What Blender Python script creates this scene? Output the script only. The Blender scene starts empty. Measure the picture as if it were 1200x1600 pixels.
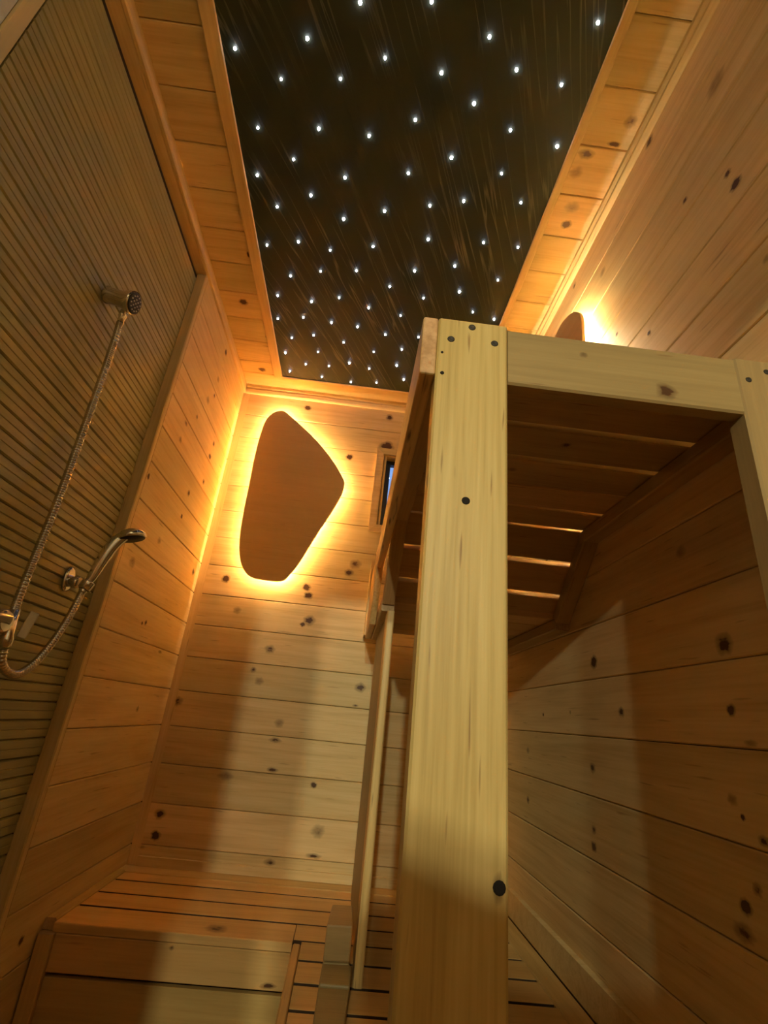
import bpy, bmesh, math, random
from mathutils import Matrix, Vector

# ------------------------------------------------------------------ camera, world, lights, exposure
C = bpy.context.scene.collection
ZO = 0.97                                  # camera height above the lower floor; builders below use heights relative to the camera
R3 = ((0.99285, 0.11558, 0.03169), (-0.07431, 0.38046, 0.92181), (0.09449, -0.91755, 0.38632))   # rows: world x, y, z in camera (right, down, forward)
def world_dir(a, b, c): return Vector([r[0]*a + r[1]*b + r[2]*c for r in R3]).normalized()
cx, cz = world_dir(1, 0, 0), world_dir(0, 0, 1)
cy = (-cz).cross(cx).normalized()
cam_data = bpy.data.cameras.new('camera')
cam = bpy.data.objects.new('camera', cam_data); C.objects.link(cam)
M = Matrix.Identity(4)
for i in range(3):
    M[i][0], M[i][1], M[i][2] = cx[i], cy[i], -cz[i]
M[2][3] = ZO
cam.matrix_world = M
cam_data.sensor_fit = 'VERTICAL'; cam_data.sensor_height = 36.0; cam_data.lens = 36.0 * 771.56 / 1600
cam_data.clip_start = 0.01
bpy.context.scene.camera = cam

w = bpy.data.worlds.new('dusk_sky'); bpy.context.scene.world = w; w.use_nodes = True
w.node_tree.nodes['Background'].inputs[0].default_value = (0.30, 0.50, 1.0, 1)
w.node_tree.nodes['Background'].inputs[1].default_value = 0.9

LED_STRENGTH = 355.0
LED_COLOR = (1.0, 0.68, 0.32)
def lamp(name, loc, energy, radius, color):
    d = bpy.data.lights.new(name, 'POINT'); d.energy = energy; d.shadow_soft_size = radius; d.color = color
    o = bpy.data.objects.new(name, d); C.objects.link(o); o.location = (loc[0], loc[1], loc[2] + ZO); return o
lamp('changing_room_lamp', (-0.424, -4.0, 1.49), 265.0, 0.04, (1.0, 0.95, 0.64))
lamp('changing_room_lamp', (-0.120, -4.0, 1.49), 265.0, 0.04, (1.0, 0.95, 0.64))
lamp('added_fill_light', (-0.35, -0.35, 1.20), 3.6, 0.25, (1.0, 0.86, 0.42))  # soft fill added to lift the dark areas; no lamp known here

sc = bpy.context.scene
sc.view_settings.view_transform = 'Standard'; sc.view_settings.look = 'None'
sc.view_settings.exposure = 0.0; sc.view_settings.gamma = 1.0
sc.view_settings.use_curve_mapping = False
sc.cycles.use_denoising = True
sc.cycles.max_bounces = 10; sc.cycles.diffuse_bounces = 7; sc.cycles.glossy_bounces = 4
sc.cycles.sample_clamp_indirect = 40.0
sc.cycles.caustics_reflective = False; sc.cycles.caustics_refractive = False

# ------------------------------------------------------------------ materials
def new_mat(name):
    m = bpy.data.materials.new(name); m.use_nodes = True
    nt = m.node_tree; bs = nt.nodes['Principled BSDF']
    return m, nt, bs
def node(nt, t, **kw):
    n = nt.nodes.new(t)
    for k, v in kw.items(): setattr(n, k, v)
    return n
def ramp(nt, stops):
    r = node(nt, 'ShaderNodeValToRGB'); e = r.color_ramp.elements
    while len(e) < len(stops): e.new(0.5)
    for el, (p, c) in zip(e, stops): el.position = p; el.color = c if len(c) == 4 else (*c, 1)
    return r
def math_node(nt, op, a, b=None, clamp=False):
    n = node(nt, 'ShaderNodeMath', operation=op, use_clamp=clamp)
    for i, x in enumerate((a, b)):
        if x is None: continue
        if isinstance(x, (int, float)): n.inputs[i].default_value = x
        else: nt.links.new(x, n.inputs[i])
    return n.outputs[0]
def mix_rgb(nt, f, a, b, blend='MIX'):
    n = node(nt, 'ShaderNodeMix', data_type='RGBA', blend_type=blend)
    for s, x in ((n.inputs[0], f), (n.inputs[6], a), (n.inputs[7], b)):
        if isinstance(x, (int, float)): s.default_value = x
        elif isinstance(x, tuple): s.default_value = (*x[:3], 1)
        else: nt.links.new(x, s)
    return n.outputs[2]

def wood(name, dark, mid, light, knot=(0.085, 0.036, 0.014), rough=0.5, fleck=0.5, contrast=1.0, blotch=0.25, spec=0.3, fine=0.30):
    """Sawn softwood: grain runs along the object's own X axis; 'tone' is a number kept on each board; 'knot' is a mesh attribute."""
    m, nt, bs = new_mat(name)
    L = nt.links
    tc = node(nt, 'ShaderNodeTexCoord')
    at = node(nt, 'ShaderNodeAttribute', attribute_type='OBJECT', attribute_name='tone')
    off = node(nt, 'ShaderNodeVectorMath', operation='MULTIPLY'); off.inputs[1].default_value = (37.0, 11.3, 5.7)
    L.new(at.outputs['Fac'], off.inputs[0])
    add = node(nt, 'ShaderNodeVectorMath', operation='ADD'); L.new(tc.outputs['Object'], add.inputs[0]); L.new(off.outputs[0], add.inputs[1])
    def noise(scale, s, detail, dist=0.0):
        mp = node(nt, 'ShaderNodeMapping'); mp.inputs['Scale'].default_value = scale; L.new(add.outputs[0], mp.inputs['Vector'])
        n = node(nt, 'ShaderNodeTexNoise'); n.inputs['Scale'].default_value = s; n.inputs['Detail'].default_value = detail; n.inputs['Distortion'].default_value = dist
        L.new(mp.outputs[0], n.inputs['Vector']); return n.outputs['Fac']
    kn = node(nt, 'ShaderNodeAttribute', attribute_type='GEOMETRY', attribute_name='knot')
    g1 = noise((0.9, 13, 13), 2.0, 4, 0.9)
    g2 = noise((2.5, 85, 85), 2.0, 3)
    g3 = noise((1.6, 2.6, 2.6), 1.6, 2)
    f = math_node(nt, 'ADD', math_node(nt, 'MULTIPLY', g1, 0.55), math_node(nt, 'MULTIPLY', g2, fine))
    f = math_node(nt, 'ADD', f, math_node(nt, 'MULTIPLY', g3, blotch))
    lo, hi = 0.55 - 0.20 / contrast, 0.55 + 0.20 / contrast
    r = ramp(nt, [(lo, dark), (0.55, mid), (hi, light)]); L.new(f, r.inputs[0])
    hs = node(nt, 'ShaderNodeHueSaturation')
    L.new(r.outputs[0], hs.inputs['Color'])
    L.new(math_node(nt, 'ADD', math_node(nt, 'MULTIPLY', at.outputs['Fac'], 0.30), 0.85), hs.inputs['Value'])
    L.new(math_node(nt, 'ADD', math_node(nt, 'MULTIPLY', at.outputs['Fac'], -0.014), 0.516), hs.inputs['Hue'])
    # short dark resin flecks along the grain
    fl = noise((3.0, 42, 42), 3.2, 1)
    flm = math_node(nt, 'MULTIPLY', math_node(nt, 'SUBTRACT', fl, 0.70), 9.0, True)
    flm = math_node(nt, 'MULTIPLY', flm, fleck, True)
    c = mix_rgb(nt, flm, hs.outputs[0], (knot[0]*2.2, knot[1]*2.2, knot[2]*2.2))
    kb = noise((30, 60, 60), 2.0, 3)
    kf = math_node(nt, 'MULTIPLY', kn.outputs['Fac'], math_node(nt, 'ADD', math_node(nt, 'MULTIPLY', kb, 1.3), 0.45), True)
    kr = ramp(nt, [(0.0, (0, 0, 0)), (0.22, (0.30, 0.30, 0.30)), (0.52, (0.58, 0.58, 0.58)), (0.66, (1, 1, 1))]); L.new(kf, kr.inputs[0])
    c = mix_rgb(nt, kr.outputs[0], c, knot)
    L.new(c, bs.inputs['Base Color'])
    bs.inputs['Roughness'].default_value = rough; bs.inputs['Specular IOR Level'].default_value = spec
    bp = node(nt, 'ShaderNodeBump'); bp.inputs['Strength'].default_value = 0.12; bp.inputs['Distance'].default_value = 0.002
    L.new(g2, bp.inputs['Height']); L.new(bp.outputs[0], bs.inputs['Normal'])
    return m

def plain(name, col, rough=0.5, metal=0.0, spec=0.5):
    m, nt, bs = new_mat(name)
    bs.inputs['Roughness'].default_value = rough; bs.inputs['Metallic'].default_value = metal; bs.inputs['Specular IOR Level'].default_value = spec
    tc = node(nt, 'ShaderNodeTexCoord'); n = node(nt, 'ShaderNodeTexNoise'); n.inputs['Scale'].default_value = 40; n.inputs['Detail'].default_value = 3
    nt.links.new(tc.outputs['Object'], n.inputs['Vector'])
    r = ramp(nt, [(0.3, tuple(c*0.88 for c in col)), (0.7, tuple(min(1, c*1.10) for c in col))]); nt.links.new(n.outputs['Fac'], r.inputs[0])
    nt.links.new(r.outputs[0], bs.inputs['Base Color'])
    return m
def glow(name, col, s):
    m, nt, bs = new_mat(name)
    bs.inputs['Base Color'].default_value = (0.8, 0.8, 0.8, 1)
    bs.inputs['Emission Color'].default_value = (*col, 1); bs.inputs['Emission Strength'].default_value = s
    return m

PINE = wood('knotty_pine', (0.54, 0.35, 0.16), (0.68, 0.48, 0.24), (0.77, 0.575, 0.32))
PINE_END = wood('pine_end_grain', (0.40, 0.22, 0.10), (0.52, 0.31, 0.16), (0.60, 0.38, 0.21), contrast=1.6)
DECK = wood('cedar_slat', (0.48, 0.275, 0.10), (0.59, 0.36, 0.14), (0.67, 0.43, 0.18), fleck=0.3)
BENCH = wood('aspen_bench_wood', (0.50, 0.32, 0.12), (0.64, 0.43, 0.175), (0.73, 0.52, 0.235), fleck=0.9, contrast=1.25, rough=0.42, fine=0.42, blotch=0.13)
RAIL = wood('darker_rail_wood', (0.26, 0.175, 0.08), (0.33, 0.225, 0.10), (0.40, 0.28, 0.13), fleck=0.7, rough=0.45)
BENCH_DARK = wood('aspen_slat_wood', (0.40, 0.24, 0.11), (0.50, 0.32, 0.15), (0.58, 0.38, 0.19), fleck=0.6)
VENEER = wood('birch_veneer', (0.56, 0.35, 0.16), (0.66, 0.43, 0.20), (0.72, 0.48, 0.235), fleck=0.25, contrast=0.8, blotch=0.5)
BEAD = wood('grey_stained_beadboard', (0.30, 0.255, 0.115), (0.37, 0.32, 0.15), (0.44, 0.385, 0.19), fleck=0.25, rough=0.36, spec=0.45)
BACKING = plain('dark_wall_backing', (0.035, 0.022, 0.012), 0.9)
PLASTER = plain('pale_grey_plaster', (0.66, 0.70, 0.80), 0.8)
DARKW = plain('dark_changing_room_wood', (0.10, 0.07, 0.045), 0.8)
CASING = wood('pale_casing_wood', (0.66, 0.53, 0.36), (0.74, 0.61, 0.42), (0.80, 0.67, 0.48), fleck=0.1)
CHROME = plain('chrome', (0.78, 0.77, 0.75), 0.12, 1.0)
HOSE = plain('ribbed_steel_hose', (0.62, 0.58, 0.52), 0.25, 1.0)
RUBBER = plain('black_rubber', (0.02, 0.02, 0.02), 0.45)
NOZZLE = plain('pale_nozzle_rubber', (0.75, 0.75, 0.78), 0.4)
LEVER = plain('brushed_lever', (0.52, 0.47, 0.36), 0.38, 0.4)
BLACK = plain('black_window_frame', (0.012, 0.012, 0.014), 0.4)
STEEL = plain('dark_screw_steel', (0.030, 0.024, 0.018), 0.6, 0.2)
HOLE = plain('dark_hole', (0.012, 0.008, 0.006), 0.9)  # near-black discs mark the holes and a knot core
STAR = glow('fibre_star_glow', (0.76, 0.78, 1.0), 30.0)
LED = glow('warm_led_glow', LED_COLOR, LED_STRENGTH)
LED_RIGHT = glow('warm_led_glow_bright', (1.0, 0.88, 0.60), LED_STRENGTH*1.4)
glass, gnt, gbs = new_mat('window_glass')
gbs.inputs['Base Color'].default_value = (1, 1, 1, 1); gbs.inputs['Transmission Weight'].default_value = 1.0; gbs.inputs['Roughness'].default_value = 0.0; gbs.inputs['IOR'].default_value = 1.45

# stretched black film with faint diagonal wrinkles
FILM, nt, bs = new_mat('black_star_film')
tc = node(nt, 'ShaderNodeTexCoord')
mp = node(nt, 'ShaderNodeMapping'); mp.inputs['Scale'].default_value = (22, 0.9, 1)
m0 = node(nt, 'ShaderNodeMapping'); m0.inputs['Rotation'].default_value = (0, 0, math.radians(25))
nt.links.new(tc.outputs['Object'], m0.inputs['Vector']); nt.links.new(m0.outputs[0], mp.inputs['Vector'])
nz = node(nt, 'ShaderNodeTexNoise'); nz.inputs['Scale'].default_value = 1.6; nz.inputs['Detail'].default_value = 2.5; nt.links.new(mp.outputs[0], nz.inputs['Vector'])
rd = ramp(nt, [(0.0, (0, 0, 0)), (0.475, (0, 0, 0)), (0.50, (1, 1, 1)), (0.525, (0, 0, 0))]); nt.links.new(nz.outputs['Fac'], rd.inputs[0])
n2 = node(nt, 'ShaderNodeTexNoise'); n2.inputs['Scale'].default_value = 3.0; nt.links.new(tc.outputs['Object'], n2.inputs['Vector'])
lf = math_node(nt, 'MULTIPLY', rd.outputs[0], math_node(nt, 'MULTIPLY', math_node(nt, 'SUBTRACT', n2.outputs['Fac'], 0.40), 4.0, True))
nt.links.new(mix_rgb(nt, lf, (0.036, 0.041, 0.022), (0.13, 0.13, 0.085)), bs.inputs['Base Color'])
bs.inputs['Roughness'].default_value = 0.55; bs.inputs['Specular IOR Level'].default_value = 0.25
bp = node(nt, 'ShaderNodeBump'); bp.inputs['Strength'].default_value = 0.25; bp.inputs['Distance'].default_value = 0.002
nt.links.new(rd.outputs[0], bp.inputs['Height']); nt.links.new(bp.outputs[0], bs.inputs['Normal'])

# ------------------------------------------------------------------ builders
rng = random.Random(11)
WM = {}
def place(o, M, parent=None):
    """Place o at world matrix M (heights relative to the camera are lifted by ZO) under a parent."""
    M = Matrix.Translation((0, 0, ZO)) @ M
    WM[o] = M
    if parent is not None:
        o.parent = parent; o.matrix_parent_inverse = WM[parent].inverted()
    o.matrix_basis = M
    return o
def frame(O, U, V):
    U, V = Vector(U).normalized(), Vector(V).normalized(); N = U.cross(V)
    m = Matrix.Identity(4)
    for i in range(3): m[i][0], m[i][1], m[i][2], m[i][3] = U[i], V[i], N[i], O[i]
    return m
def thing(name, label, cat, loc, group=None, kind=None):
    o = bpy.data.objects.new(name, None); C.objects.link(o); o.empty_display_size = 0.05
    place(o, Matrix.Translation(loc))
    tag(o, label, cat, group, kind); return o
def tag(o, label, cat, group=None, kind=None):
    o['label'] = label; o['category'] = cat
    if group: o['group'] = group
    if kind: o['kind'] = kind
    return o
class MB:
    def __init__(s): s.v = []; s.f = []; s.k = []; s.mi = []; s.sm = []
    def face(s, idx, mi=0, smooth=False): s.f.append(tuple(idx)); s.mi.append(mi); s.sm.append(smooth)
    def add(s, pts, k=0.0):
        b = len(s.v); s.v += [tuple(p) for p in pts]; s.k += (list(k) if isinstance(k, (list, tuple)) else [k]*len(pts)); return b
    def prism(s, sec, x0, x1, endmi=0, mi=0, smooth=False):
        """Extrude the closed section [(y,z)] (counter-clockwise seen from +x) from x0 to x1."""
        n = len(sec)
        a = s.add([(x0, y, z) for y, z in sec]); b = s.add([(x1, y, z) for y, z in sec])
        for i in range(n):
            j = (i+1) % n; s.face((a+i, b+i, b+j, a+j)[::-1], mi, smooth)
        s.face(list(range(a, a+n))[::-1], endmi); s.face(range(b, b+n), endmi)
    def box(s, x0, x1, y0, y1, z0, z1): s.prism([(y0, z0), (y1, z0), (y1, z1), (y0, z1)], x0, x1)
    def disc(s, u, v, ru, rv, z=0.0005, n=16, seed=0):
        rr = random.Random(seed)
        j = [rr.uniform(0.85, 1.15) for _ in range(n)]
        g = rr.choice((0.45, 0.6, 0.75, 1.0)); c = s.add([(u, v, z)], g)
        rings = []
        for q, kv in ((0.28, 0.97), (0.55, 0.62), (1.0, 0.0)):
            rings.append(s.add([(u+ru*q*j[i]*math.cos(2*math.pi*i/n), v+rv*q*j[i]*math.sin(2*math.pi*i/n), z if q < 1 else z*0.4) for i in range(n)], kv*g))
        for i in range(n):
            k = (i+1) % n
            s.face((c, rings[0]+i, rings[0]+k))
            for a, b in zip(rings, rings[1:]): s.face((a+i, b+i, b+k, a+k))
    def tube(s, path, radii, n=10, cap=True, smooth=True):
        path = [Vector(p) for p in path]
        if not isinstance(radii, (list, tuple)): radii = [radii]*len(path)
        t = (path[1]-path[0]).normalized(); up = Vector((0, 0, 1)) if abs(t.z) < 0.9 else Vector((1, 0, 0))
        nrm = t.cross(up).normalized(); rings = []
        for i, p in enumerate(path):
            d = (path[min(i+1, len(path)-1)]-path[max(i-1, 0)]).normalized()
            nrm = (nrm - d*nrm.dot(d)).normalized(); bi = d.cross(nrm)
            rings.append(s.add([p + nrm*(radii[i]*math.cos(2*math.pi*q/n)) + bi*(radii[i]*math.sin(2*math.pi*q/n)) for q in range(n)]))
        for a, b in zip(rings, rings[1:]):
            for q in range(n): s.face((a+q, a+(q+1) % n, b+(q+1) % n, b+q), 0, smooth)
        if cap: s.face([rings[0]+q for q in range(n)][::-1]); s.face([rings[-1]+q for q in range(n)])
    def lathe(s, prof, axis_o, axis_d, n=24, smooth=True):
        """Revolve [(distance along the axis, radius)]."""
        s.tube_profile([Vector(axis_o)+Vector(axis_d).normalized()*d for d, r in prof], [max(r, 1e-5) for d, r in prof], Vector(axis_d).normalized(), n, smooth)
    def tube_profile(s, pts, radii, d, n, smooth):
        up = Vector((0, 0, 1)) if abs(d.z) < 0.9 else Vector((1, 0, 0)); a = d.cross(up).normalized(); b = d.cross(a)
        rings = [s.add([p + a*(r*math.cos(2*math.pi*q/n)) + b*(r*math.sin(2*math.pi*q/n)) for q in range(n)]) for p, r in zip(pts, radii)]
        for x, y in zip(rings, rings[1:]):
            for q in range(n): s.face((x+q, x+(q+1) % n, y+(q+1) % n, y+q), 0, smooth)
        s.face([rings[0]+q for q in range(n)][::-1]); s.face([rings[-1]+q for q in range(n)])
    def mesh(s, name, mats):
        me = bpy.data.meshes.new(name); me.from_pydata(s.v, [], s.f)
        for m in mats: me.materials.append(m)
        me.polygons.foreach_set('material_index', s.mi); me.polygons.foreach_set('use_smooth', s.sm)
        a = me.attributes.new('knot', 'FLOAT', 'POINT'); a.data.foreach_set('value', s.k)
        me.update()
        bm = bmesh.new(); bm.from_mesh(me); bmesh.ops.recalc_face_normals(bm, faces=[f for f in bm.faces]) if not any(s.k) else None
        bm.to_mesh(me); bm.free()
        return me
    def build(s, name, mat, parent=None, M=None):
        """Link as ONE object; vertices are given in the frame of M."""
        o = bpy.data.objects.new(name, s.mesh(name, mat if isinstance(mat, (list, tuple)) else [mat])); C.objects.link(o)
        place(o, M or Matrix.Identity(4), parent); o['tone'] = rng.random(); return o

CACHE = {}
def section(W, T, c, back=False):
    h = W/2
    if back: return [(-h, -T+c), (-h+c, -T), (h-c, -T), (h, -T+c), (h, -c), (h-c, 0), (-h+c, 0), (-h, -c)]
    return [(-h, -T), (h, -T), (h, -c), (h-c, 0), (-h+c, 0), (-h, -c)]
def board(name, parent, mat, O, U, V, L, W, T, c=0.0025, knots=(), back=False, sec=None, end=None, flank=None):
    """One sawn board: O is the centre of its show face, U runs along the grain, V across, L x W x T its size, knots are (u, v, radius)."""
    key = (round(L, 4), round(W, 4), round(T, 4), c, back, mat.name, sec is not None, flank is not None)
    if knots or key not in CACHE:
        b = MB(); b.prism(sec or section(W, T, c, back), -L/2, L/2, endmi=1)
        for i, (u, v, r) in enumerate(knots):
            q = min(r, W/2-abs(v)-0.004) if W/2-abs(v) > r*0.6 else r*0.6
            q = max(min(q, W/2-abs(v)-0.003), 0.006)
            b.disc(u, v, max(min(r*1.15, L/2-abs(u)-0.002), 0.004), q, seed=int(abs(u*7919+v*104729)*1000))
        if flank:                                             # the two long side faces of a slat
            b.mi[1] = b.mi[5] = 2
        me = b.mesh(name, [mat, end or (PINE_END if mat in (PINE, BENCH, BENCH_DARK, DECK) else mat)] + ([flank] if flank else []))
        if not knots: CACHE[key] = me
    else: me = CACHE[key]
    o = bpy.data.objects.new(name, me); C.objects.link(o)
    place(o, frame(O, U, V), parent); o['tone'] = rng.random(); return o
def solid(name, parent, mat, x0, x1, y0, y1, z0, z1, grain='z', c=0.003):
    """A squared timber given by its extents, grain along the named axis."""
    ce = Vector(((x0+x1)/2, (y0+y1)/2, (z0+z1)/2)); d = (x1-x0, y1-y0, z1-z0)
    U, V, (l, wd, t) = {'x': ((1, 0, 0), (0, 1, 0), (d[0], d[1], d[2])), 'y': ((0, 1, 0), (0, 0, 1), (d[1], d[2], d[0])), 'z': ((0, 0, 1), (1, 0, 0), (d[2], d[0], d[1]))}[grain]
    N = Vector(U).cross(Vector(V))
    return board(name, parent, mat, ce + N*t/2, U, V, l, wd, t, c, back=True)
def shell(name, boxes, mat, label, cat, kind='structure'):
    b = MB()
    for q in boxes: b.box(*q)
    return tag(b.build(name, mat), label, cat, kind=kind)

KB=[(-0.373,1.447,0.024),(0.055,1.450,0.027),(-0.125,1.189,0.026),(0.054,1.273,0.052),(-0.031,0.642,0.035),(-0.055,0.600,0.026),(-0.592,0.508,0.027),(-0.234,0.511,0.026),(-0.220,0.475,0.026),(-0.514,0.377,0.024),(-0.200,0.366,0.035),(-0.225,0.347,0.017),(-0.345,0.229,0.029),(-0.398,0.140,0.017),(-0.366,0.098,0.026),(0.053,0.114,0.031),(-0.257,-0.051,0.026),(-0.255,-0.219,0.029),(0.040,0.043,0.017),(-0.087,-0.257,0.017),(-0.048,-0.407,0.035),(-0.053,-0.486,0.041),(-0.207,-0.518,0.029),(-0.261,-0.115,0.034),(-0.672,-0.009,0.027),(-0.426,-0.256,0.041),(-0.639,-0.400,0.027),(-0.637,-0.469,0.024),(-0.677,-0.508,0.021),(0.226,0.376,0.029)]
KL=[(1.818,1.442,0.022),(1.815,1.292,0.021),(1.823,1.211,0.015),(1.770,1.150,0.026),(1.711,1.029,0.014),(1.633,0.949,0.021),(1.625,0.874,0.018),(1.960,1.052,0.021),(1.954,0.984,0.024),(1.477,0.647,0.018),(1.834,0.752,0.019),(1.957,0.863,0.020),(1.827,0.650,0.016),(1.692,0.502,0.020),(2.111,0.505,0.024),(1.545,0.379,0.029),(1.771,0.230,0.015),(1.742,0.223,0.010),(1.971,0.155,0.025),(1.902,-0.046,0.016),(1.564,-0.575,0.016)]
KR=[(1.316,0.194,0.025),(0.833,0.176,0.030),(1.197,0.070,0.018),(0.843,0.070,0.015),(0.811,0.021,0.019),(1.361,-0.061,0.020),(0.873,-0.065,0.015),(0.855,-0.087,0.007),(0.819,-0.112,0.016),(1.374,-0.198,0.016),(1.379,-0.234,0.018),(0.879,-0.208,0.019),(0.850,-0.179,0.014),(0.893,-0.245,0.032),(1.838,-0.049,0.018),(1.845,-0.198,0.018),(1.687,0.065,0.009),(1.479,0.071,0.008),(1.941,-0.516,0.014),(0.912,0.371,0.021),(0.579,1.334,0.037),(0.798,1.505,0.024),(0.607,1.076,0.014),(0.596,1.028,0.021),(0.722,1.161,0.012),(1.085,1.346,0.022),(1.271,1.491,0.019),(1.047,1.063,0.011),(0.912,0.943,0.009),(0.578,0.803,0.012)]
KC=[(0.579,0.777,0.024),(0.565,0.835,0.026),(0.502,0.869,0.033),(0.494,0.923,0.029),(0.527,1.026,0.030),(0.533,1.084,0.023),(-0.554,1.365,0.022),(-0.617,1.604,0.027),(-0.542,1.741,0.015),(-0.550,1.798,0.019),(-0.604,2.037,0.027)]
STARS=[(-0.156,0.613),(0.009,0.593),(-0.472,0.736),(-0.285,0.694),(-0.361,0.788),(-0.203,0.768),(-0.090,0.710),(0.056,0.724),(-0.443,0.916),(-0.266,0.895),(-0.122,0.895),(0.004,0.838),(-0.347,0.990),(-0.467,1.054),(-0.191,1.024),(0.002,0.984),(-0.301,1.095),(-0.417,1.151),(-0.195,1.162),(-0.061,1.115),(0.083,1.075),(-0.473,1.304),(-0.357,1.273),(-0.244,1.290),(-0.091,1.251),(0.096,1.195),(-0.400,1.427),(-0.283,1.387),(-0.148,1.363),(0.067,1.329),(-0.018,1.416),(-0.463,1.534),(-0.326,1.541),(-0.214,1.503),(-0.094,1.536),(0.118,1.450),(0.039,1.555),(-0.478,1.662),(-0.367,1.635),(-0.248,1.644),(-0.136,1.650),(-0.015,1.675),(0.128,1.665),(-0.429,1.769),(-0.329,1.735),(-0.196,1.756),(0.157,0.640),(0.397,0.586),(0.241,0.695),(0.363,0.712),(0.154,0.780),(0.268,0.830),(0.409,0.854),(0.122,0.923),(0.278,0.947),(0.186,1.046),(0.363,1.026),(0.285,1.179),(0.404,1.179),(0.208,1.286),(0.376,1.323),(0.249,1.397),(0.322,1.487),(0.415,1.510),(-0.469,1.874),(-0.315,1.841),(-0.059,1.793),(0.065,1.753),(-0.379,1.939),(-0.267,1.931),(-0.169,1.889),(-0.074,1.912),(0.053,1.865),(-0.462,2.007),(-0.305,2.021),(-0.160,2.032),(-0.033,2.012),(0.097,1.961)]

# ------------------------------------------------------------------ the room shell
XL, XS, XR, YB, ZC, ZP, ZF = -0.715, -0.747, 0.64, 2.185, 1.54, -0.5625, -0.97
GAP = 0.0016
# back wall with its window opening
WX0, WX1, WZ0, WZ1 = 0.050, 0.300, 0.8314, 1.2307
back = shell('wall_back', [(-0.80, WX0, YB+0.014, YB+0.10, ZF, ZC+0.06), (WX1, 0.74, YB+0.014, YB+0.10, ZF, ZC+0.06),
                           (WX0, WX1, YB+0.014, YB+0.10, ZF, WZ0), (WX0, WX1, YB+0.014, YB+0.10, WZ1, ZC+0.06)], BACKING,
             'back wall of horizontal knotty pine planks behind the glowing sconce', 'wall')
def plank_rows(z0, pitch, n, lo, hi):
    for k in range(n):
        a, b = max(z0+pitch*(k-1), lo), min(z0+pitch*k, hi)
        if b-a > 0.02: yield a, b
def row_knots(K, a, b, x0, x1, flip=1):
    cu, cv = (x0+x1)/2, (a+b)/2
    return [((p-cu)*flip, q-cv, r*0.75) for p, q, r in K if a < q < b and x0+0.01 < p < x1-0.01]
for a, b in plank_rows(-0.4995, 0.1331, 18, -0.62, ZC):
    spans = [(XL, XR)] if (b < WZ0+0.01 or a > WZ1-0.01) else [(XL, WX0-0.002), (WX1+0.002, XR)]
    for x0, x1 in spans:
        board('plank', back, PINE, ((x0+x1)/2, YB, (a+b)/2), (1, 0, 0), (0, 0, 1), x1-x0, b-a-GAP, 0.014, knots=row_knots(KB, a, b, x0, x1))
# pine part of the left wall
left = shell('wall_left', [(-0.80, XL-0.014, 1.452, YB+0.014, ZF, ZC)], BACKING, 'left wall of knotty pine planks between the shower boards and the back wall', 'wall')
for a, b in plank_rows(-0.4995-0.1331*4, 0.1331, 22, ZF, ZC):
    y0, y1 = 1.464, YB
    board('plank', left, PINE, (XL, (y0+y1)/2, (a+b)/2), (0, 1, 0), (0, 0, 1), y1-y0, b-a-GAP, 0.014, knots=row_knots(KL, a, b, y0, y1))
solid('corner_board', left, PINE, XS-0.004, XL+0.001, 1.440, 1.4635, ZF, 1.49, 'z')
# shower wall of narrow beaded boards
shower = shell('wall_shower', [(-0.80, XS-0.008, 0.53, 1.452, ZF, ZC)], BACKING, 'shower wall of narrow dull brown beadboard left of the pine wall', 'wall')
hb = 0.0418/2-0.0006
bead_sec = [(-hb, -0.008), (hb, -0.008), (hb, -0.0040), (hb-0.0030, 0), (0.0016, 0), (0.0, -0.0016), (-0.0016, 0), (-hb+0.0030, 0), (-hb, -0.0040)]
for k in range(-23, 36):
    zz = 0.003+0.0418*(k+0.5)
    if zz-hb < ZF or zz+hb > 1.491: continue
    board('bead_board', shower, BEAD, (XS + rng.uniform(-0.0006, 0.0006), (0.565+1.439)/2, zz), (0, 1, 0), (0, 0, 1), 1.439-0.565, 2*hb, 0.008, sec=bead_sec)['tone'] = rng.uniform(0.36, 0.64)
# right wall
right = shell('wall_right', [(XR+0.014, 0.74, -0.80, YB+0.014, ZF, ZC)], BACKING, 'right wall of long knotty pine planks behind the bunk', 'wall')
for a, b in plank_rows(0.012-0.1385*8, 0.1385, 26, ZF, ZC):
    y0, y1 = -0.75, YB-0.001
    board('plank', right, PINE, (XR, (y0+y1)/2, (a+b)/2), (0, -1, 0), (0, 0, 1), y1-y0, b-a-GAP, 0.014, knots=row_knots(KR, a, b, y0, y1, -1))
# ceiling: short soffit planks either side of the star panel, one long board at the back
PX0, PX1, PY1 = -0.503, 0.4435, 2.055
ceil = shell('ceiling', [(-0.80, 0.74, -0.83, YB+0.10, ZC+0.014, ZC+0.08), (-0.80, 0.74, -0.83, -0.80, ZC+0.08, 2.3)], BACKING, 'ceiling of pine soffit planks around the dark star panel', 'ceiling')
for k in range(-14, 6):
    a, b = 1.414+0.1415*(k-1), min(1.414+0.1415*k, 2.068)
    if b-a < 0.03: continue
    for x0, x1 in ((-0.745, -0.546), (0.470, XR)):
        board('plank', ceil, PINE, ((x0+x1)/2, (a+b)/2, ZC), (1, 0, 0), (0, -1, 0), x1-x0, b-a-GAP, 0.014,
              knots=[(u, -v, r) for u, v, r in [((p-(x0+x1)/2), q-(a+b)/2, r*0.72) for p, q, r in KC if a < q < b and x0 < p < x1]])
board('plank', ceil, PINE, ((XL+XR)/2, (2.070+YB)/2, ZC), (1, 0, 0), (0, -1, 0), XR-XL, YB-2.070-GAP, 0.014)
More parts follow.
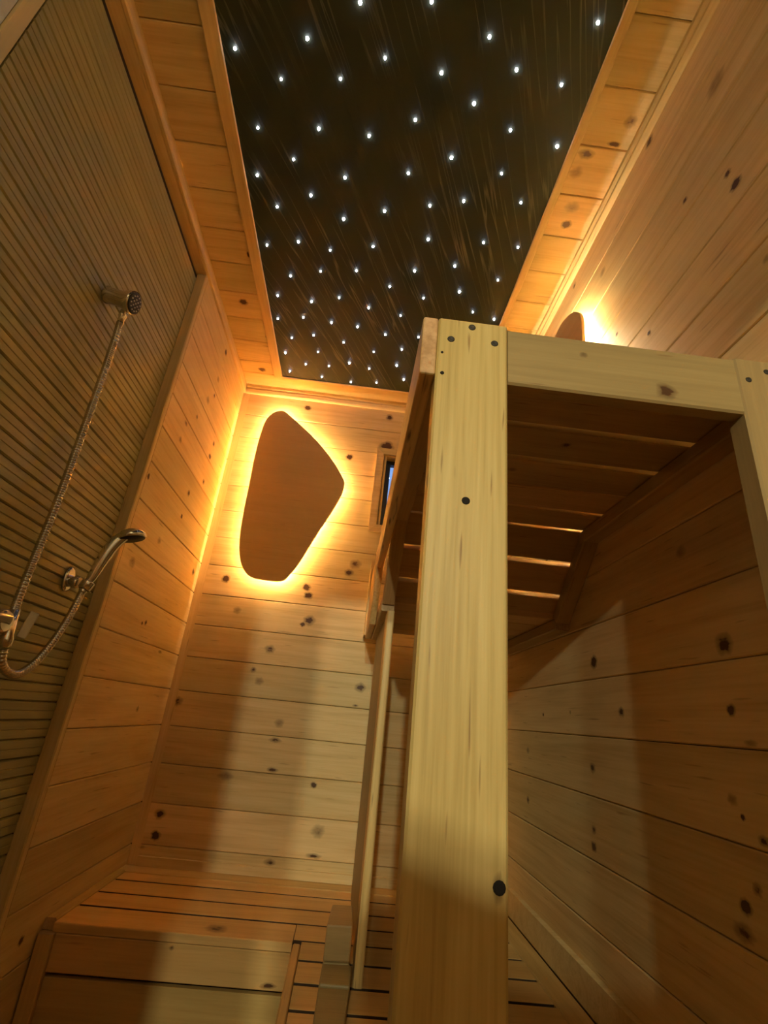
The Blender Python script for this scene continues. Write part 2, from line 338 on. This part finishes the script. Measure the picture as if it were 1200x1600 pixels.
# mouldings
def trim(name, label, sec, p0, p1, U, V, mat=PINE):
    o = board(name, None, mat, (Vector(p0)+Vector(p1))/2, U, V, (Vector(p1)-Vector(p0)).length, 0.05, 0.05, sec=sec)
    CACHE.clear(); return tag(o, label, 'trim', kind='structure')
# profile coordinates: first is down from the ceiling, second is out from the wall
def prof_along(name, label, pts, make, mat=PINE):
    b = MB(); make(b, pts); return tag(b.build(name, mat), label, 'trim', kind='structure')
def crown(name, label, p0, p1, out, pts):
    """Crown moulding from p0 to p1 (on the wall at ceiling height); pts are (drop, reach) along its outline."""
    p0, p1, out = Vector(p0), Vector(p1), Vector(out); U = (p1-p0).normalized(); dn = Vector((0, 0, -1))
    if U.cross(dn).dot(out) < 0: U = -U
    b = MB(); L = (p1-p0).length
    b.prism([(d, r) for d, r in pts], -L/2, L/2)
    o = b.build(name, PINE, None, frame((p0+p1)/2, U, dn)); return tag(o, label, 'trim', kind='structure')
crown('trim_1', 'pine crown moulding along the left edge of the ceiling', (XL, 0.53, ZC), (XL, YB, ZC), (1, 0, 0), [(0, 0), (0, 0.009), (0.020, 0.009), (0.024, 0.013), (0.046, 0.013), (0.050, 0.009), (0.050, 0)])
crown('trim_2', 'pine crown moulding above the large back wall sconce', (XL+0.014, YB, ZC), (XR, YB, ZC), (0, -1, 0), [(0, 0), (0, 0.018), (0.016, 0.018), (0.022, 0.012), (0.030, 0.016), (0.044, 0.014), (0.050, 0.010), (0.050, 0)])
crown('trim_3', 'thin ridged pine moulding between right wall and ceiling', (XR, -0.75, ZC), (XR, YB-0.019, ZC), (-1, 0, 0), [(0, 0), (0, 0.032), (0.008, 0.030), (0.009, 0.020), (0.014, 0.018), (0.015, 0.003), (0.016, 0)])
o = solid('trim_4', None, PINE, -0.785, XL-0.0005, 0.53, 1.4635, 1.4915, ZC, 'y'); tag(o, 'pine header board above the shower beadboard', 'trim', kind='structure')
b = MB(); b.prism([(0, 0), (0.034, 0), (0.032, 0.012), (0.026, 0.021), (0.018, 0.024), (0.015, 0.020), (0.010, 0.026), (0, 0.026)], -(1.489+0.5625)/2, (1.489+0.5625)/2)
o = b.build('trim_5', PINE, None, frame((XL+0.001, YB-0.0005, (1.489-0.5625)/2), (0, 0, 1), (1, 0, 0)) @ Matrix.Identity(4))
tag(o, 'vertical pine corner moulding between left wall and back wall', 'trim', kind='structure')
o = solid('trim_6', None, CASING, -0.78, -0.7455, 0.530, 0.563, ZF, 1.491, 'z'); tag(o, 'pale vertical casing at the near end of the shower wall', 'trim', kind='structure')
b = MB(); b.box(0.622, XR-0.0005, -0.70, YB-0.001, ZP+0.001, ZP+0.075); o = b.build('baseboard_right', PINE); tag(o, 'pine baseboard along the right wall under the bunk', 'baseboard', kind='structure')
b = MB(); b.box(XL+0.0365, 0.62, YB-0.012, YB-0.0005, ZP+0.001, ZP+0.030); o = b.build('baseboard_back', PINE); tag(o, 'low pine strip where the back wall meets the slats', 'baseboard', kind='structure')
# lower floor, entry; unseen partition and half wall are shaped to cut the light
shell('floor', [(-0.80, 0.74, -0.80, YB+0.10, ZF-0.05, ZF), (-1.6, 1.6, -4.6, -0.80, ZF-0.05, ZF)], DECK, 'lower wooden floor in front of the raised slats', 'floor')
shell('wall_entry', [(-0.80, XS, -0.80, 0.528, ZF, ZC+0.014)], PLASTER, 'pale grey plaster wall beside the shower in the upper corner', 'wall')
shell('wall_rear', [(-1.6, 1.6, -4.70, -4.6, ZF, 2.3), (-1.7, -1.6, -4.6, -0.83, ZF, 2.3), (1.6, 1.7, -4.6, -0.83, ZF, 2.3), (-1.6, 1.6, -4.6, -0.83, 2.2, 2.3)], DARKW, 'plain dark timber walls of the changing room behind the camera', 'wall')
shell('wall_front', [(-1.6, -0.274, -0.83, -0.80, ZF, 2.2), (-0.274, -0.11, -0.83, -0.80, ZF, 0.08), (XR, 1.6, -0.83, -0.80, ZF, 2.2), (-0.274, XR, -0.83, -0.80, 0.96, 2.2)], PINE, 'unseen entry partition behind the camera, its opening shaped to cut the front light', 'wall')  # jamb, header and low sill set by the light edges they cast
b = MB(); b.prism([(-0.11, ZF), (XR, ZF), (XR, 0.185), (-0.11, 0.398)], -0.015, 0.015)
o = b.build('added_half_wall', PINE, None, Matrix.Translation((0, -0.815, 0)) @ Matrix(((0, 1, 0, 0), (1, 0, 0, 0), (0, 0, 1, 0), (0, 0, 0, 1))))
tag(o, 'unseen sloping half wall added behind the camera to cut the front light', 'half wall', kind='structure')  # added out of view to shade the lower part of the front post

# window beside the bunk's far end
win = thing('window_1', 'small pine-cased window on the back wall, half hidden by the bunk rail', 'window', (0.17, YB, 1.03), kind='structure')
ox0, ox1, oz0, oz1 = 0.010, 0.340, 0.808, 1.256
def mitred(name, pts, y0, y1, mat):
    b = MB(); n = len(pts)
    a = b.add([(x, y0, z) for x, z in pts]); c = b.add([(x, y1, z) for x, z in pts])
    for i in range(n): j = (i+1) % n; b.face((a+i, a+j, c+j, c+i))
    b.face(range(a, a+n)); b.face(list(range(c, c+n))[::-1])
    return b.build(name, mat, win)
ix0, ix1, iz0, iz1 = 0.044, 0.306, 0.842, 1.222
mitred('casing', [(ox0, oz0), (ix0, iz0), (ix0, iz1), (ox0, oz1)], YB-0.016, YB-0.0005, PINE)
mitred('casing', [(ox1, oz0), (ox1, oz1), (ix1, iz1), (ix1, iz0)], YB-0.016, YB-0.0005, PINE)
mitred('casing', [(ox0, oz0), (ox1, oz0), (ix1, iz0), (ix0, iz0)], YB-0.016, YB-0.0005, PINE)
mitred('casing', [(ox0, oz1), (ix0, iz1), (ix1, iz1), (ox1, oz1)], YB-0.016, YB-0.0005, PINE)
for q in ((0.050, 0.062, 0.845, 1.219), (0.288, 0.300, 0.845, 1.219)): solid('jamb', win, PINE, q[0], q[1], YB+0.001, YB+0.09, q[2], q[3], 'z')
for q in ((0.832, 0.844), (1.219, 1.230)): solid('jamb', win, PINE, 0.050, 0.300, YB+0.001, YB+0.09, q[0], q[1], 'x')
b = MB()
for q in ((0.0625, 0.086, 0.8445, 1.2185), (0.264, 0.2875, 0.8445, 1.2185), (0.086, 0.264, 0.8445, 0.866), (0.086, 0.264, 1.197, 1.2185)): b.box(q[0], q[1], YB+0.045, YB+0.075, q[2], q[3])
sash = b.build('sash', BLACK, win)
b = MB(); b.box(0.086, 0.264, YB+0.058, YB+0.062, 0.866, 1.197); b.build('pane', glass, sash)

# ------------------------------------------------------------------ star ceiling panel
star = thing('star_ceiling_panel', 'black ceiling panel dotted with small white fibre star lights', 'ceiling light', (0, 0.9, 1.53))
b = MB(); b.box(PX0-0.02, PX1+0.015, -0.55, PY1+0.01, 1.530, 1.5395); b.build('film', FILM, star)
solid('frame_strip', star, PINE, PX0-0.042, PX0, -0.55, PY1+0.012, 1.523, 1.5295, 'y')
solid('frame_strip', star, PINE, PX1, PX1+0.026, -0.55, PY1+0.012, 1.523, 1.5295, 'y')
solid('frame_strip', star, PINE, PX0, PX1, PY1, PY1+0.012, 1.523, 1.5295, 'x')
sm = None
for x, y in STARS:
    if sm is None:
        b = MB(); b.lathe([(-0.0015, 0.0020), (0.0, 0.0046), (0.003, 0.0044), (0.0062, 0.0030), (0.0078, 0.0012)], (0, 0, 0), (0, 0, -1), 10)
        sm = b.mesh('star_light', [STAR])
    o = bpy.data.objects.new('star_light', sm); C.objects.link(o)
    place(o, Matrix.Translation((x, y, 1.529)) @ Matrix.Rotation(rng.uniform(-0.25, 0.25), 4, 'X') @ Matrix.Scale(rng.uniform(0.7, 0.98), 4), star)

# ------------------------------------------------------------------ backlit sconces
def smooth_loop(pts, n=4):
    out = []
    for i in range(len(pts)):
        p = [Vector((*pts[(i+k) % len(pts)], 0)) for k in (-1, 0, 1, 2)]
        for t in (q/n for q in range(n)):
            v = 0.5*((2*p[1]) + (p[2]-p[0])*t + (2*p[0]-5*p[1]+4*p[2]-p[3])*t*t + (3*p[1]-p[0]-3*p[2]+p[3])*t**3)
            out.append((v.x, v.y))
    return out
def inset(loop, d):
    n = len(loop); A = sum(loop[i][0]*loop[(i+1) % n][1]-loop[(i+1) % n][0]*loop[i][1] for i in range(n)); s = 1 if A > 0 else -1
    out = []
    for i in range(n):
        t = Vector(loop[(i+2) % n])-Vector(loop[i-2]); t.normalize()
        out.append((loop[i][0]-s*t.y*d, loop[i][1]+s*t.x*d))
    return out
def deep_inset(loop, d, steps=6):
    for _ in range(steps): loop = inset(loop, d/steps)
    return loop
def sconce(label, M, loop, stand, depth_group, led):
    """M: frame with X along the wall, Y up and Z out of the wall; loop is the plate outline in X, Y."""
    cx_ = sum(p[0] for p in loop)/len(loop); cy_ = sum(p[1] for p in loop)/len(loop)
    loop = [(x-cx_, y-cy_) for x, y in loop]
    M = M @ Matrix.Translation((cx_, cy_, 0))
    t = bpy.data.objects.new('wall_sconce', None); C.objects.link(t); place(t, M); t.empty_display_size = 0.05
    tag(t, label, 'wall light', depth_group)
    def rotx(pt):                                            # veneer grain runs along the wall
        return pt
    L2 = smooth_loop(loop); n = len(L2)
    rim = inset(L2, 0.002)
    b = MB(); rings = [b.add([(x, y, z) for x, y in lp]) for lp, z in ((rim, stand), (L2, stand+0.002), (L2, stand+0.010), (rim, stand+0.012))]
    for a, c in zip(rings, rings[1:]):
        for i in range(n): j = (i+1) % n; b.face((a+i, a+j, c+j, c+i))
    b.face([rings[0]+i for i in range(n)]); b.face([rings[-1]+i for i in range(n)])
    b.build('plate', VENEER, t, M)
    ins = deep_inset(L2, 0.054)
    b = MB(); a = b.add([(x, y, stand-0.003) for x, y in ins]); c = b.add([(x, y, stand-0.0050) for x, y in ins])
    in2 = deep_inset(L2, 0.066); d = b.add([(x, y, stand-0.003) for x, y in in2]); e = b.add([(x, y, stand-0.0050) for x, y in in2])
    for i in range(n):
        j = (i+1) % n
        b.face((a+i, c+i, c+j, a+j)); b.face((d+i, d+j, e+j, e+i)); b.face((c+i, e+i, e+j, c+j)); b.face((a+i, a+j, d+j, d+i))
    b.build('led_strip', led, t, M)
    b = MB(); b.box(-0.07, 0.07, -0.14, 0.14, 0.0005, stand-0.0005); b.build('spacer', BENCH_DARK, t, M)
    return t
BACK_LOOP = [(-0.501, 1.39), (-0.473, 1.384), (-0.436, 1.357), (-0.374, 1.309), (-0.3, 1.245), (-0.226, 1.17), (-0.175, 1.106), (-0.143, 1.058), (-0.129, 1.031), (-0.129, 1.002), (-0.136, 0.962), (-0.166, 0.88), (-0.211, 0.778), (-0.247, 0.69), (-0.282, 0.605), (-0.311, 0.553), (-0.33, 0.526), (-0.362, 0.514), (-0.417, 0.514), (-0.465, 0.518), (-0.501, 0.535), (-0.53, 0.571), (-0.55, 0.623), (-0.562, 0.683), (-0.569, 0.755), (-0.572, 0.839), (-0.574, 0.949), (-0.577, 1.063), (-0.577, 1.17), (-0.572, 1.256), (-0.563, 1.32), (-0.539, 1.366)]
sconce('large rounded wooden wall sconce glowing amber on the back wall', frame((0, YB, 0), (1, 0, 0), (0, 0, 1)), [(x*0.9965, z*0.9965) for x, z in BACK_LOOP], 0.031, 'backlit wooden wall sconces', LED)
RIGHT_LOOP = [(1.163, 1.15), (1.162, 1.225), (1.178, 1.265), (1.214, 1.302), (1.277, 1.333), (1.345, 1.336), (1.43, 1.305), (1.52, 1.23), (1.60, 1.12), (1.625, 1.03), (1.61, 0.94), (1.56, 0.84), (1.48, 0.75), (1.38, 0.69), (1.29, 0.67), (1.22, 0.70), (1.185, 0.78), (1.172, 0.91), (1.166, 1.03)]
sconce('wooden wall sconce whose curved top peeks above the bunk on the right wall', frame((XR, 0, 0), (0, -1, 0), (0, 0, 1)), [(-y, z) for y, z in RIGHT_LOOP], 0.031, 'backlit wooden wall sconces', LED_RIGHT)

# ------------------------------------------------------------------ raised slatted platform
plat = thing('slatted_platform', 'raised slatted wooden platform running along the back wall and under the bunk', 'platform', (0, 1.6, ZP))
SLAT_EDGE = plain('shaded_slat_edge', (0.045, 0.025, 0.012), 0.9)  # dark side faces paint in the shade of the gaps
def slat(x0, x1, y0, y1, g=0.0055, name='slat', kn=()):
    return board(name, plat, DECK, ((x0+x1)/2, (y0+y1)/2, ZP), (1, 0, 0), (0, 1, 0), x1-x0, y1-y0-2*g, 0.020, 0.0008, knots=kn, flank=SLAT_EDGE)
ys = [2.10, 2.017, 1.895, 1.78]
board('edge_strip', plat, DECK, ((XL+0.64)/2, (2.10+YB)/2, ZP), (1, 0, 0), (0, 1, 0), 0.64-XL, YB-2.10-0.004, 0.020, 0.002)
board('edge_strip', plat, DECK, (XL+0.0155, (1.66+2.099)/2, ZP+0.006), (0, 1, 0), (-1, 0, 0), 2.099-1.66, 0.030, 0.026, 0.004)
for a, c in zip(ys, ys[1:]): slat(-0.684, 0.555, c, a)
board('slat', plat, DECK, (-0.3755, 1.7123, ZP), (1, 0, 0), (0, 1, 0), 0.617, 0.1235, 0.020, 0.002, knots=[(-0.276+0.3755, -0.015, 0.030)])
yr = [1.78, 1.668, 1.556, 1.44, 1.33, 1.218, 1.105, 0.99, 0.875, 0.76, 0.645, 0.53, 0.415, 0.30, 0.185, 0.07, -0.05]
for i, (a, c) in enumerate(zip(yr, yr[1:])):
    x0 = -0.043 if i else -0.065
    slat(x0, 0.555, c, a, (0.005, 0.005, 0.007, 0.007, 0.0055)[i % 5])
board('edge_strip', plat, DECK, (-0.0545, (1.648-0.05)/2, ZP), (0, 1, 0), (-1, 0, 0), 1.698, 0.020, 0.026, 0.003)
board('edge_strip', plat, DECK, (0.589, (2.098-0.05)/2, ZP), (0, 1, 0), (-1, 0, 0), 2.148, 0.063, 0.020, 0.003)
board('riser_board', plat, DECK, ((-0.672-0.068)/2, 1.648, (-0.584-0.663)/2), (1, 0, 0), (0, 0, 1), 0.604, 0.079, 0.018, 0.002, knots=[(-0.004, 0.030, 0.007), (0.257, -0.029, 0.022)])
board('riser_board', plat, DECK, ((-0.672-0.068)/2, 1.650, (-0.6725-0.966)/2), (1, 0, 0), (0, 0, 1), 0.604, 0.2935, 0.018, 0.002)
solid('corner_trim', plat, DECK, -0.712, -0.673, 1.634, 1.662, ZF+0.002, ZP-0.021, 'z')
board('side_board', plat, DECK, (-0.064, (1.628-0.05)/2, (ZP-0.024+ZF)/2), (0, -1, 0), (0, 0, 1), 1.678, ZP-0.024-ZF-0.004, 0.016, 0.002)
for x in (-0.55, -0.2, 0.2, 0.5): solid('joist', plat, BACKING, x-0.02, x+0.02, 1.67 if x < 0 else -0.04, 2.15, ZP-0.09, ZP-0.0215, 'y')

# ------------------------------------------------------------------ the bunk
bunk = thing('sauna_bunk', 'tall wooden sauna bunk on posts with slatted stepped bed', 'bunk', (0.35, 0.565, ZP))
YF = 0.565
post = board('post', bunk, BENCH, (0.124, YF, (0.560+ZP)/2+0.0005), (0, 0, -1), (1, 0, 0), 0.560-ZP-0.001, 0.104, 0.036, 0.003, back=True,
      knots=[((0.560+ZP)/2+0.1373, 0.0415, 0.013)])
def on_post(name, x, z, r, mat, deep=0.0008):
    b = MB(); b.lathe([(0.0, r), (deep, r*0.9), (deep*1.3, r*0.55), (deep*0.6, r*0.35), (deep*0.6, 0.0)], (0, 0, 0), (0, -1, 0), 12)
    return b.build(name, mat, post, Matrix.Translation((x, YF, z)))
for x, z in ((0.0916, 0.523), (0.1565, 0.525), (0.1223, 0.550)): on_post('screw_head', x, z, 0.0056, STEEL)
for x, z, r in ((0.0796, 0.4965, 0.002), (0.0814, 0.460, 0.003)): on_post('screw_hole', x, z, r, HOLE)
on_post('knot_hole', 0.1216, 0.2653, 0.0055, HOLE)
k2 = MB(); k2.lathe([(0.0, 0.0065), (0.0008, 0.006), (0.001, 0.004), (0.0004, 0.002)], (0, 0, 0), (0, -1, 0), 12); k2.build('knot_core', HOLE, post, Matrix.Translation((0.1665, YF-0.0004, -0.1373)))
post2 = solid('post', bunk, RAIL, 0.5255, 0.6385, YF, YF+0.036, ZP+0.0005, 0.556, 'z')
for x, z in ((0.542, 0.5184), (0.5737, 0.5375)):
    b = MB(); b.lathe([(0.0, 0.0048), (0.0008, 0.0043), (0.0010, 0.0025), (0.0005, 0.0016)], (0, 0, 0), (0, -1, 0), 12); b.build('screw_head', STEEL, post2, Matrix.Translation((x, YF, z)))
board('front_rail', bunk, RAIL, (0.3508, YF+0.001, (0.556+0.457)/2), (1, 0, 0), (0, 0, 1), 0.3485, 0.099, 0.026, 0.003, back=True, knots=[(0.060, -0.028, 0.016), (-0.06, 0.02, 0.006)])
# side rail, deeper over the foot end
sec = [(YF, 0.457), (1.560, 0.457), (1.745, 0.302), (2.10, 0.302), (2.10, 0.560), (YF, 0.560)]
b = MB(); a = b.add([(0.0490, y, z) for y, z in sec]); c = b.add([(0.0715, y, z) for y, z in sec]); n = len(sec)
for i in range(n): j = (i+1) % n; b.face((a+i, a+j, c+j, c+i))
b.face(range(a, a+n)); b.face(range(c, c+n))
rl = MB(); Mr = frame((0.060, 1.30, 0.45), (0, 1, 0), (0, 0, 1))
rl.v = [tuple(Mr.inverted() @ Vector(p)) for p in b.v]; rl.f, rl.mi, rl.sm, rl.k = b.f, b.mi, b.sm, b.k
rl.mi[5] = 1
rail = rl.build('side_rail', [BENCH, PINE_END], bunk, Mr)
bv = rail.modifiers.new('bevel', 'BEVEL'); bv.width = 0.003; bv.segments = 2
solid('rail_cleat', bunk, PINE, 0.041, 0.0715, 2.101, YB-0.001, 0.318, 0.640, 'z')
# ledgers that carry the slats: flat, sloping, flat
d = Vector((0, 0.085, -0.075)).normalized(); nrm = Vector((0, 0.075, 0.085)).normalized()
S0 = Vector((0, 1.253, 0.537))
for x0, x1 in ((0.0725, 0.1100), (0.595, 0.6385)):
    solid('ledger', bunk, BENCH_DARK, x0, x1, YF+0.0375, 1.262, 0.500, 0.5345, 'y')
    ce = S0 + d*0.150 - nrm*0.003; ce.x = (x0+x1)/2
    board('ledger', bunk, BENCH_DARK, ce, d, (-1, 0, 0), 0.285, x1-x0-0.001, 0.036, 0.003, back=True)
    solid('ledger', bunk, BENCH_DARK, x0, x1, 1.455, 2.06, 0.2955, 0.3285, 'y')
def flat_slat(y0, y1, z, kn=()):
    return board('slat', bunk, BENCH_DARK, ((0.0745+0.6375)/2, (y0+y1)/2, z), (1, 0, 0), (0, -1, 0), 0.563, y1-y0, 0.019, 0.002, back=True, knots=kn)
g = [(0.604, 0.7690), (0.7850, 0.8890), (0.9050, 1.0150), (1.0215, 1.1270), (1.1410, 1.2465)]
for i, (a, c) in enumerate(g): flat_slat(a, c, 0.5355, kn=[(0.09-0.07*i, 0.01, 0.010)])
for a, c in ((0.004, 0.1050), (0.1205, 0.2185), (0.2340, 0.2900)):
    ce = S0 + d*((a+c)/2); ce.x = (0.0745+0.6375)/2
    board('slat', bunk, BENCH_DARK, ce, (1, 0, 0), -d, 0.563, c-a, 0.024, 0.002, back=True)
for a, c in ((1.473, 1.586), (1.5905, 1.705), (1.709, 1.82), (1.825, 1.94), (1.945, 2.055)): flat_slat(a, c, 0.3295)
# rear support boards standing on the platform
solid('support_board', bunk, BENCH, 0.0900, 0.1115, 1.440, 1.528, ZP+0.0005, 0.2950, 'z')
solid('support_board', bunk, RAIL, 0.0930, 0.1115, 1.534, 2.050, ZP+0.0005, 0.2950, 'z')

# ------------------------------------------------------------------ stepped block beside the rear support
step = thing('step_block', 'stepped wooden block on the slats beside the rear bunk support', 'step', (0.05, 1.4, ZP))
def taper(name, pts, z0, z1, mat):
    cxm = sum(p[0] for p in pts)/4; cym = sum(p[1] for p in pts)/4
    b = MB(); a = b.add([(x-cxm, y-cym, z0) for x, y in pts]); c = b.add([(x-cxm, y-cym, z1) for x, y in pts])
    for i in range(4): j = (i+1) % 4; b.face((a+i, a+j, c+j, c+i))
    b.face(range(a, a+4)[::-1]); b.face(range(c, c+4))
    o = b.build(name, mat, step, Matrix.Translation((cxm, cym, 0)) )
    m = o.modifiers.new('bevel', 'BEVEL'); m.width = 0.004; m.segments = 2
    return o
taper('upper_step', [(0.016, 1.437), (0.0775, 1.442), (0.0800, 1.580), (0.026, 1.574)], -0.519, -0.450, RAIL)
taper('lower_step', [(0.012, 1.340), (0.0780, 1.340), (0.0815, 1.438), (0.016, 1.434)], ZP+0.0005, -0.5195, RAIL)
taper('upper_step', [(0.016, 1.4355), (0.0775, 1.4405), (0.0800, 1.580), (0.026, 1.574)], ZP+0.0005, -0.5195, RAIL)
taper('front_step', [(0.004, 1.080), (0.0560, 1.080), (0.0770, 1.338), (0.012, 1.338)], ZP+0.0005, -0.524, RAIL)

# ------------------------------------------------------------------ shower fittings
sh = thing('overhead_shower', 'small round chrome shower head with pale nozzles high on the beadboard', 'shower head', (XS, 1.03, 0.96))
ax = Vector((0.93, 0.02, -0.20)).normalized(); so = Vector((-0.7395, 1.020, 0.945))
b = MB(); b.lathe([(0.0, 0.020), (0.004, 0.023), (0.012, 0.021), (0.045, 0.021), (0.060, 0.028), (0.072, 0.031), (0.078, 0.030)], so, ax, 28); b.build('body', CHROME, sh)
b = MB(); b.lathe([(0.0776, 0.0275), (0.0800, 0.0270), (0.0805, 0.025), (0.0805, 0.0)], so, ax, 28); face = b.build('spray_face', RUBBER, sh)
e1 = ax.cross(Vector((0, 0, 1))).normalized(); e2 = ax.cross(e1)
nm = None
for rr, cnt in ((0.0, 1), (0.010, 6), (0.0195, 12)):
    for k in range(cnt):
        p = so + ax*0.0802 + e1*(rr*math.cos(6.283*k/cnt)) + e2*(rr*math.sin(6.283*k/cnt))
        if nm is None:
            b = MB(); b.lathe([(0.0, 0.0021), (0.0018, 0.0018), (0.0026, 0.0010)], (0, 0, 0), ax, 8); nm = b.mesh('nozzle', [NOZZLE])
        o = bpy.data.objects.new('nozzle', nm); C.objects.link(o); place(o, Matrix.Translation(p), face)
b = MB(); b.lathe([(0.0, 0.0075), (0.010, 0.0105), (0.022, 0.0105), (0.026, 0.0085), (0.040, 0.0080)], (-0.700, 1.050, 0.930), (-0.06, 0.12, -1), 12); b.build('hose_nut', CHROME, sh)

def ribbed(name, pts, r, label):
    P = [Vector(p) for p in pts]; path = []
    for i in range(len(P)-1):
        p0, p1, p2, p3 = P[max(i-1, 0)], P[i], P[i+1], P[min(i+2, len(P)-1)]
        m = max(2, int((p2-p1).length/0.00155))
        for q in range(m):
            t = q/m; path.append(0.5*((2*p1)+(p2-p0)*t+(2*p0-5*p1+4*p2-p3)*t*t+(3*p1-p0-3*p2+p3)*t**3))
    path.append(P[-1])
    b = MB(); b.tube(path, [r*(1.0 + (0.10, 0.10, -0.02, -0.16)[i % 4]) for i in range(len(path))], 10)
    return tag(b.build(name, HOSE), label, 'hose')
ribbed('shower_hose', [(-0.7025, 1.055, 0.888), (-0.7055, 1.066, 0.83), (-0.709, 1.080, 0.66), (-0.710, 1.090, 0.40), (-0.705, 1.078, 0.215), (-0.700, 1.070, 0.128)], 0.0085, 'straight ribbed steel hose rising from mixer to shower head')
ribbed('shower_hose', [(-0.694, 1.283, 0.222), (-0.690, 1.256, 0.155), (-0.690, 1.222, 0.088), (-0.690, 1.185, 0.042), (-0.690, 1.145, 0.017), (-0.690, 1.108, 0.016), (-0.691, 1.080, 0.032), (-0.6915, 1.0700, 0.0580)], 0.0082, 'looped ribbed steel hose hanging between mixer and hand shower')
mx = thing('shower_mixer', 'chrome shower mixer with flat lever at the left edge', 'mixer tap', (XS, 1.05, 0.10))
b = MB(); b.lathe([(0.0, 0.034), (0.006, 0.034), (0.010, 0.026), (0.030, 0.024), (0.055, 0.024), (0.062, 0.018)], (XS+0.001, 1.040, 0.108), (1, 0, 0), 24); b.build('body', CHROME, mx)
b = MB(); b.lathe([(0.0, 0.010), (0.05, 0.011), (0.058, 0.013), (0.074, 0.013)], (-0.693, 1.062, 0.136), (0.02, 0.10, -1), 14); b.build('outlet', CHROME, mx)
b = MB(); b.lathe([(0, 0.016), (0.09, 0.016), (0.10, 0.012)], (-0.697, 1.048, 0.112), (0, -1, 0), 16); b.build('crossbar', CHROME, mx)
b = MB(); b.prism([(-0.009, -0.003), (0.009, -0.003), (0.009, 0.003), (-0.009, 0.003)], -0.029, 0.029)
lv = b.build('lever', LEVER, mx, frame((-0.683, 1.104, 0.112), (0.12, 0.32, 0.94), (0.75, 0.60, -0.10)))
m_ = lv.modifiers.new('bevel', 'BEVEL'); m_.width = 0.002; m_.segments = 2

hd = thing('shower_holder', 'chrome wall bracket holding the hand shower', 'bracket', (XS, 1.295, 0.255))
b = MB(); b.lathe([(0.0, 0.0), (0.0005, 0.021), (0.005, 0.021), (0.008, 0.017)], (XS+0.0012, 1.293, 0.255), (1, 0, 0), 24)
for i, v in enumerate(b.v): b.v[i] = (v[0], v[1], 0.255+(v[2]-0.255)*1.55)
b.build('base_plate', CHROME, hd)
b = MB(); b.lathe([(0.0, 0.0160), (0.026, 0.0152), (0.031, 0.0135)], (XS+0.006, 1.291, 0.250), (1, -0.12, -0.10), 16); b.build('arm', CHROME, hd)
HA, HB_ = Vector((-0.694, 1.283, 0.226)), Vector((-0.684, 1.287, 0.262))
b = MB(); b.lathe([(0.0, 0.0128), (0.003, 0.0158), (0.020, 0.0165), (0.023, 0.0158), (0.023, 0.0136), (0.020, 0.0132), (0.003, 0.0128)], HA + (HB_-HA)*0.14, HB_-HA, 18); b.f = b.f[:-2]; b.mi = b.mi[:-2]; b.sm = b.sm[:-2]
n_ = 18
for q in range(n_): b.face((6*n_+q, 6*n_+(q+1) % n_, (q+1) % n_, q))
b.build('cradle', CHROME, hd)
hs_ = thing('hand_shower', 'chrome hand shower with curved handle resting in wall bracket', 'hand shower', (-0.69, 1.285, 0.26))
hp = [(-0.6935, 1.2830, 0.2240), (-0.6900, 1.2845, 0.243), (-0.6830, 1.2875, 0.270), (-0.6740, 1.289, 0.310), (-0.6640, 1.291, 0.346), (-0.650, 1.295, 0.376), (-0.633, 1.300, 0.394), (-0.618, 1.305, 0.398)]
b = MB(); path = []
P = [Vector(p) for p in hp]
for i in range(len(P)-1):
    p0, p1, p2, p3 = P[max(i-1, 0)], P[i], P[i+1], P[min(i+2, len(P)-1)]
    for q in range(5):
        t = q/5; path.append(0.5*((2*p1)+(p2-p0)*t+(2*p0-5*p1+4*p2-p3)*t*t+(3*p1-p0-3*p2+p3)*t**3))
path.append(P[-1]); m = len(path)
b.tube(path, [0.0100+0.0062*math.sin(math.pi*min(1, max(0, i/m*1.25-0.22))) for i in range(m)], 14); b.build('handle', CHROME, hs_)
fa = Vector((0.30, 0.10, -0.95)).normalized(); fo = Vector((-0.628, 1.302, 0.400))
b = MB(); b.lathe([(-0.010, 0.004), (-0.008, 0.016), (-0.002, 0.029), (0.008, 0.036), (0.015, 0.0365), (0.018, 0.034)], fo, fa, 30); head = b.build('head', CHROME, hs_)
b = MB(); b.lathe([(0.0176, 0.0325), (0.0196, 0.0315), (0.0200, 0.0)], fo, fa, 30); b.build('spray_face', RUBBER, head)
